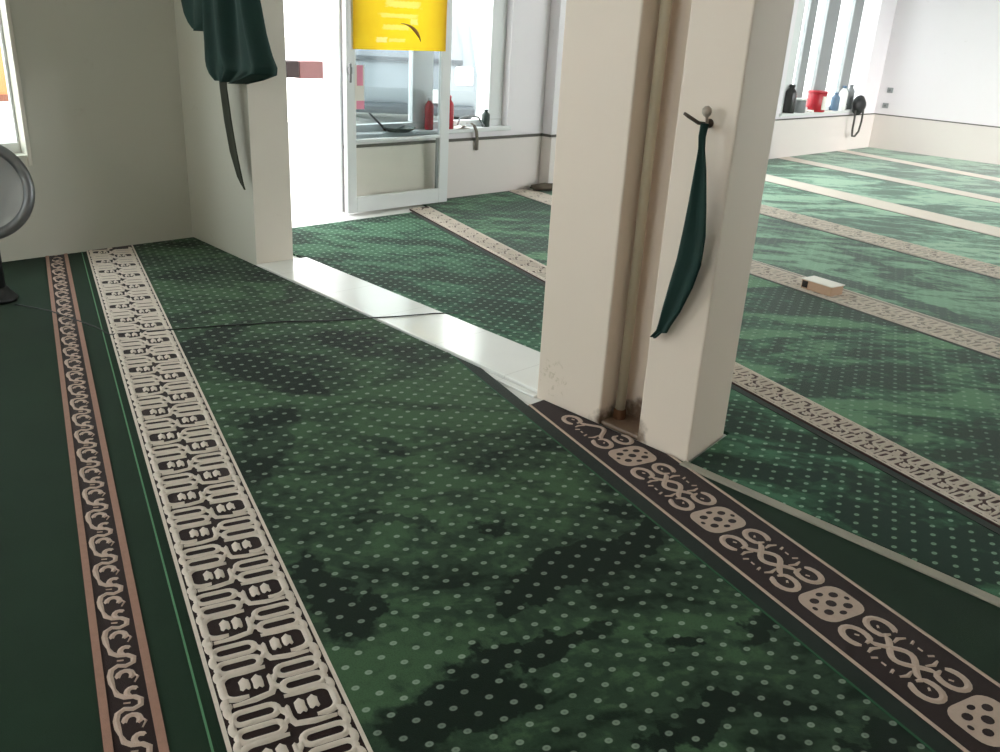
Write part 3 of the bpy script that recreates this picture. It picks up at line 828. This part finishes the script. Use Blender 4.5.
# ------------------------------------------------------------------ cloth helpers
def sheet(name, rows, fold, thick, mat, parent=None, ncol=28, sub=4):
    """hanging cloth: rows = [(z, xl, xr, y)] top to bottom, fold(s, t) -> offset toward the viewer"""
    rr = []
    for i in range(len(rows) - 1):
        for k in range(sub):
            t = k/sub; rr.append(tuple(rows[i][j]*(1-t) + rows[i+1][j]*t for j in range(4)))
    rr.append(rows[-1])
    mb = MB(); N = len(rr); grid_ = []
    for i, (z, xl, xr, y) in enumerate(rr):
        t = i/(N-1); front, back = [], []
        for j in range(ncol + 1):
            s_ = j/ncol; x = xl + (xr - xl)*s_
            edge = math.sin(PI*s_)**.5
            fo = fold(s_, t)
            front.append((x, y - thick*edge - fo, z)); back.append((x, y + thick*.35*edge - fo*.6, z))
        grid_.append(front + back[::-1][1:-1])
    b = mb.grid(grid_, 0, True); n = len(grid_[0])
    mb.fan([b + k for k in range(n)]); mb.fan([b + (N-1)*n + k for k in range(n)])
    return mb.build(name, mat, parent, True)

# hooks
def hook(loc, tilt, label):
    x, y, z = loc
    r = empty('wall_hook', (x, y, z)); tag(r, label, 'hook', None)
    MB().lathe([(.0, 0), (.012, 0), (.012, .004), (.005, .008), (.005, .012), (.0, .012)], (x, y, z), (0,-1,0), 14).build('plate', M['nail'], r, True)
    MB().tube([(x, y - .008, z - .002), (x - .002, y - .05, z + .002), (x - .026, y - .068, z + .018), (x - .036, y - .072, z + .024)], [.005, .005, .0048, .004], 10).build('rod', M['nail'], r, True)
    MB().lathe([(.0, 0), (.004, 0), (.004, .03), (.009, .034), (.0125, .042), (.012, .052), (.006, .058), (.0, .059)], (x + .006, y - .02, z - .012), (0,-.25,1), 16).build('knob', M['knob'], r, True)
    return r
hook((-1.318, YC0, .985), 0, 'small nail hook with beige knob high on the right face of the column')
# green cloth on the column
sc = empty('scarf', (-1.32, 2.04, .97)); tag(sc, 'narrow dark green folded cloth hanging from the hook on the column', 'scarf')
YS = YC0 - .050
rows = [(.988, -1.312, -1.288, YS), (.955, -1.312, -1.292, YS), (.925, -1.306, -1.289, YS), (.87, -1.310, -1.274, YS), (.78, -1.316, -1.258, YS), (.70, -1.324, -1.248, YS + .002), (.62, -1.334, -1.252, YS + .006), (.55, -1.350, -1.272, YS + .012), (.47, -1.368, -1.306, YS + .02), (.415, -1.380, -1.338, YS + .028), (.392, -1.386, -1.348, YS + .03), (.388, -1.388, -1.366, YS + .03), (.366, -1.404, -1.384, YS + .03)]
sheet('cloth', rows, lambda s, t: .006*math.sin(s*7 + 1.5*t)*min(1, t*4), .012, M['green_cloth'], sc, 18, 4)

# green garment on the pier
hook((-3.83, 2.118, 1.52), 0, 'nail hook near the top of the left pier above the garment')
gm = empty('robe', (-3.83, 2.05, 1.5)); tag(gm, 'dark green robe hanging bunched from the left pier beside the doorway', 'garment')
YG = 2.062
rows = [(1.53, -3.90, -3.76, YG), (1.42, -4.00, -3.68, YG), (1.24, -4.04, -3.585, YG), (1.11, -4.05, -3.545, YG), (1.02, -4.05, -3.505, YG), (.975, -4.045, -3.475, YG), (.945, -4.03, -3.485, YG), (.915, -4.00, -3.60, YG), (.888, -3.95, -3.74, YG)]
def fold_g(s, t):
    k = min(1, t*3 + .15)
    return k*(.020*math.sin(s*17 + .6) + .013*math.sin(s*31 + 2*t) + .008*math.sin(s*9 - 5*t))
sheet('cloth', rows, fold_g, .030, M['green_cloth'], gm, 60, 4)
rows = [(1.40, -4.10, -3.93, YG), (1.28, -4.27, -4.00, YG), (1.23, -4.27, -4.00, YG), (1.17, -4.25, -4.01, YG), (1.13, -4.22, -4.02, YG), (1.105, -4.19, -4.05, YG), (1.095, -4.16, -4.08, YG)]
sheet('sleeve', rows, lambda s, t: .012*math.sin(s*9 + t*3), .028, M['green_cloth'], gm, 24, 4)
rows = [(1.2, -4.00, -3.94, YG + .02), (.95, -4.015, -3.940, YG + .02), (.85, -4.010, -3.936, YG + .02), (.70, -3.993, -3.916, YG + .024), (.56, -3.968, -3.892, YG + .03), (.45, -3.925, -3.868, YG + .036), (.42, -3.902, -3.862, YG + .038), (.395, -3.876, -3.854, YG + .04)]
sheet('sash', rows, lambda s, t: .003*math.sin(s*6 + 3*t), .006, M['strap'], gm, 8, 4)

# ------------------------------------------------------------------ things on the window sills
def bottle(name, loc, r, h, mats, label, cat, cap=True, group=None):
    x, y, z = loc
    root = empty(name, loc); tag(root, label, cat, group)
    MB().lathe([(.0, 0), (r*.95, 0), (r, .006), (r, h*.68), (r*.92, h*.76), (r*.42, h*.88), (r*.40, h*.93), (.0, h*.93)], loc, (0,0,1), 20).build('body', mats[0], root, True)
    if cap:
        MB().lathe([(.0, h*.90), (r*.50, h*.90), (r*.50, h), (.0, h)], loc, (0,0,1), 16).build('cap', mats[1], root, True)
    return root
def can(name, loc, r, h, mats, label, cat):
    root = empty(name, loc); tag(root, label, cat)
    MB().lathe([(.0, 0), (r*.94, 0), (r, .006), (r, h*.86), (r*.96, h*.88), (.0, h*.88)], loc, (0,0,1), 20).build('body', mats[0], root, True)
    MB().lathe([(.0, h*.87), (r*1.03, h*.87), (r*1.03, h*.98), (r*.95, h), (.0, h)], loc, (0,0,1), 20).build('lid', mats[1], root, True)
    if len(mats) > 2:
        MB().box(loc[0] + r*.88, loc[0] + r*1.02, loc[1] - r*.45, loc[1] + r*.30, loc[2] + h*.12, loc[2] + h*.75).build('label', mats[2], root)
    return root
SX = XB + 0.0
ZA = WA[2] + .004
bottle('bottle', (SX - .02, 4.035, ZA), .030, .215, (M['red'], M['white_pl']), 'slim red bottle on the window sill, seen through the door glass', 'bottle')
bottle('bottle', (SX - .01, 4.205, ZA), .036, .225, (M['red'], M['red']), 'slim red bottle on the window sill, just right of the door edge', 'bottle')
root = empty('dish', (SX - .02, 3.755, ZA)); tag(root, 'dark shallow dish on the window sill behind the door glass', 'dish')
MB().lathe([(.0, 0), (.07, 0), (.105, .022), (.115, .030), (.108, .030), (.07, .012), (.0, .010)], (SX - .0, 3.755, ZA), (0,0,1), 28).build('bowl', M['greenblack'], root, True)
o = MB().tube([(SX - .03, 3.67, ZA + .006), (SX - .06, 3.64, ZA + .05), (SX - .10, 3.585, ZA + .115)], [.008, .007, .006], 8)
tag(o.build('stick', M['black'], None, True), 'short dark stick leaning in the window behind the dark dish', 'stick')
bottle('bottle', (SX - .02, 4.575, ZA), .030, .12, (M['greenblack'], M['greenblack']), 'small dark green bottle at the right end of the near window sill', 'bottle')
o = MB(); o.tube([(SX - .02, 4.30, ZA + .02), (SX - .03, 4.33, ZA + .065), (SX - .03, 4.42, ZA + .08), (SX - .02, 4.50, ZA + .07), (SX + .0, 4.53, ZA + .02), (SX + .005, 4.54, ZA + .008)], .007, 8)
tag(o.build('cable', M['grey_lid'], None, True), 'curved grey cable standing up on the near window sill', 'cable')
st_ = MB(); rows = []
for (dx, y, z) in ((-.03, 4.40, ZA + .030), (0, 4.41, ZA + .034), (.025, 4.42, ZA + .020), (.036, 4.435, ZA - .02), (.036, 4.445, ZA - .08), (.034, 4.447, ZA - .155)):
    rows.append([(SX + dx, y - .016, z), (SX + dx + .004, y, z + .002), (SX + dx, y + .016, z), (SX + dx - .003, y, z - .003)])
st_.grid(rows, 0, True); st_.fan([0,1,2,3]); st_.fan([len(st_.v)-4 + k for k in range(4)])
tag(st_.build('strap', plain('brown_grey_strap', (112, 104, 94), .8), None), 'brownish grey strap hanging over the near window sill edge', 'strap')
pc = MB(); rows = []
for i in range(9):
    rows.append([(SX - .06 + .07*math.sin(PI*j/8)*0 + .012*j, 4.25 + .016*i, ZA + .004 + .018*math.sin(PI*i/8)*(.6 + .4*math.sin(j*1.3 + i))) for j in range(9)])
pc.grid(rows); rows2 = [[(x, y, ZA + .001) for x, y, z in r_] for r_ in rows]; pc.grid(rows2)
tag(pc.build('paper_sheet', M['paper'], None, True), 'crumpled white paper under the curved cable on the near sill', 'paper')

ZB = WB[2] + .004
SB = XB - .02
bottle('bottle', (SB, 9.06, ZB), .062, .29, (M['darkglass'], M['black']), 'tall dark bottle at the left end of the far window sill', 'bottle')
can('jar', (SB, 9.27, ZB), .075, .15, (M['grey_lid'], M['white_pl']), 'grey jar with white lid beside the tall dark bottle', 'jar')
can('can', (SB, 9.66, ZB), .105, .225, (M['red'], M['red'], M['paper']), 'red can with white label in the middle of the far window sill', 'can')
bottle('bottle', (SB, 10.12, ZB), .05, .2, (M['bluegrey'], M['bluegrey']), 'blue grey bottle on the far window sill right of the red can', 'bottle')
bottle('bottle', (SB, 10.30, ZB), .05, .27, (M['white_pl'], M['bluegrey']), 'white bottle with bluish cap left of the black bag', 'bottle')
bottle('bottle', (SB - .05, 10.58, ZB), .05, .28, (M['grey_lid'], M['grey_lid']), 'grey bottle standing behind the black bag', 'bottle')
o = MB(); o.prism([(SB - .05, 9.48), (SB + .03, 9.46), (SB + .045, 9.56), (SB - .03, 9.58)], ZB, ZB + .02)
tag(o.build('folded_cloth', M['paper'], None, bevel=.006), 'small folded whitish cloth left of the red can', 'cloth')
o = MB(); o.tube([(SB + .01, 9.62, ZB + .062), (SB + .045, 9.80, ZB + .008)], .008, 8)
o = MB(); o.box(SB + .05, SB + .068, 9.72, 9.95, ZB, ZB + .01)
tag(o.build('ruler', M['paper'], None), 'pale flat strip lying on the far sill in front of the red can', 'ruler')
bag = empty('bag', (XB + .05, 10.5, ZB)); tag(bag, 'small black bag with looped strap hanging over the far window sill', 'bag')
bb = MB()
cx, cy_, cz = XB + .085, 10.53, ZB + .06
rows = []
for i in range(13):
    ph = PI*i/12
    rows.append([(cx + .06*math.sin(ph)*math.cos(t)*(1 + .12*math.sin(3*t + i)), cy_ + .13*math.sin(ph)*math.sin(t)*(1 + .1*math.cos(2*t)), cz - .105*math.cos(ph)*(1 + .08*math.sin(t*2))) for t in [2*PI*j/18 for j in range(18)]])
bb.grid(rows, 0, True)
bb.build('pouch', M['black'], bag, True)
lp = [(cx + .02, 10.42, cz - .05), (cx + .03, 10.415, cz - .15), (cx + .03, 10.42, cz - .27), (cx + .03, 10.44, cz - .345), (cx + .035, 10.50, cz - .35), (cx + .035, 10.58, cz - .30), (cx + .03, 10.62, cz - .18), (cx + .02, 10.63, cz - .05)]
MB().tube(lp, .012, 8).build('strap', plain('dark_grey_strap', (74, 72, 68), .8), bag, True)

# small fittings on the far wall
for (x, z) in ((-4.64, .70), (-4.66, .52)):
    r = empty('wall_socket', (x, 11.2, z))
    tag(r, 'small grey fitting on the far wall, %s one near the corner' % ('upper' if z > .6 else 'lower'), 'socket', 'fittings near the far corner')
    MB().box(x - .035, x + .035, 11.185, 11.2, z - .03, z + .03).build('plate', M['alu_grey'], r, bevel=.004)
    MB().lathe([(.0, 0), (.014, 0), (.014, .004), (.0, .004)], (x, 11.185, z), (0,-1,0), 12).build('switch', M['grey_lid'], r)
# dark rag on the floor by the wall pier
rg = MB(); rows = []
random.seed(3)
for i in range(8):
    rows.append([(-4.64 + .10*math.sin(PI*i/7)*math.cos(t)*random.uniform(.75, 1.1), 5.10 + .16*math.sin(PI*i/7)*math.sin(t)*random.uniform(.75, 1.1), .012 + .025*(1 - math.cos(PI*i/7))*random.uniform(.85, 1.1)) for t in [2*PI*j/14 for j in range(14)]])
rg.grid(rows, 0, True)
tag(rg.build('rag', plain('brown_rag', (92, 82, 70), .9, 0, .4), None, True), 'crumpled brownish rag on the floor at the back wall left of the column', 'cloth')

# ------------------------------------------------------------------ light
wd = bpy.data.worlds.new('sky'); S.world = wd; wd.use_nodes = True
bg = wd.node_tree.nodes['Background']; bg.inputs[0].default_value = (.93, .97, 1.0, 1); bg.inputs[1].default_value = 1.0
sun = bpy.data.lights.new('sun', 'SUN'); sun.energy = .72; sun.angle = math.radians(22); sun.color = (1, .96, .9)
so = bpy.data.objects.new('sun', sun); COL.objects.link(so)
so.rotation_euler = Vector((-.85, .45, -.27)).to_track_quat('-Z', 'Y').to_euler()
def portal(loc, rot, sx, sy):
    l = bpy.data.lights.new('daylight_portal', 'AREA'); l.shape = 'RECTANGLE'; l.size = sx; l.size_y = sy
    l.cycles.is_portal = True
    o = bpy.data.objects.new('daylight_portal', l); COL.objects.link(o); o.location = loc; o.rotation_euler = rot
for (y0, y1, z0, z1) in (DO, WA, WX, WB):
    portal((-4.97, (y0+y1)/2, (z0+z1)/2), (0, -PI/2, 0), z1 - z0, y1 - y0)
for (y0, y1, z0, z1) in (WL, WL2): portal((-4.71, (y0+y1)/2, (z0+z1)/2), (0, -PI/2, 0), z1 - z0, y1 - y0)
for (y0, y1, z0, z1) in (WR2, WR3):
    portal((XR + .19, (y0+y1)/2, (z0+z1)/2), (0, PI/2, 0), z1 - z0, y1 - y0)
x0, x1, z0, z1 = WF; portal(((x0+x1)/2, -3.19, (z0+z1)/2), (PI/2, 0, 0), x1 - x0, z1 - z0)

# ------------------------------------------------------------------ camera
cd = bpy.data.cameras.new('camera'); cam = bpy.data.objects.new('camera', cd); COL.objects.link(cam)
cd.sensor_fit = 'HORIZONTAL'; cd.sensor_width = 36; cd.lens = 36*871.2/1000; cd.clip_start = .02
R_ = Vector((0.6967072784012033, 0.7154407721353335, 0.05237814228460084)); U_ = Vector((-0.3023926225243728, 0.22669335591705952, 0.9258341234939946)); F_ = Vector((-0.6505057033305859, 0.6608741362388598, -0.37428292237947564))
m = Matrix((R_, U_, -F_)).transposed().to_4x4(); m.translation = (0, 0, 1.2)
cam.matrix_world = m
S.camera = cam
S.view_settings.view_transform = 'Standard'; S.view_settings.look = 'None'; S.view_settings.gamma = 1; S.view_settings.use_curve_mapping = False
S.view_settings.exposure = 3.08
S.cycles.max_bounces = 10; S.cycles.diffuse_bounces = 6; S.cycles.transparent_max_bounces = 16
S.cycles.sample_clamp_indirect = 6
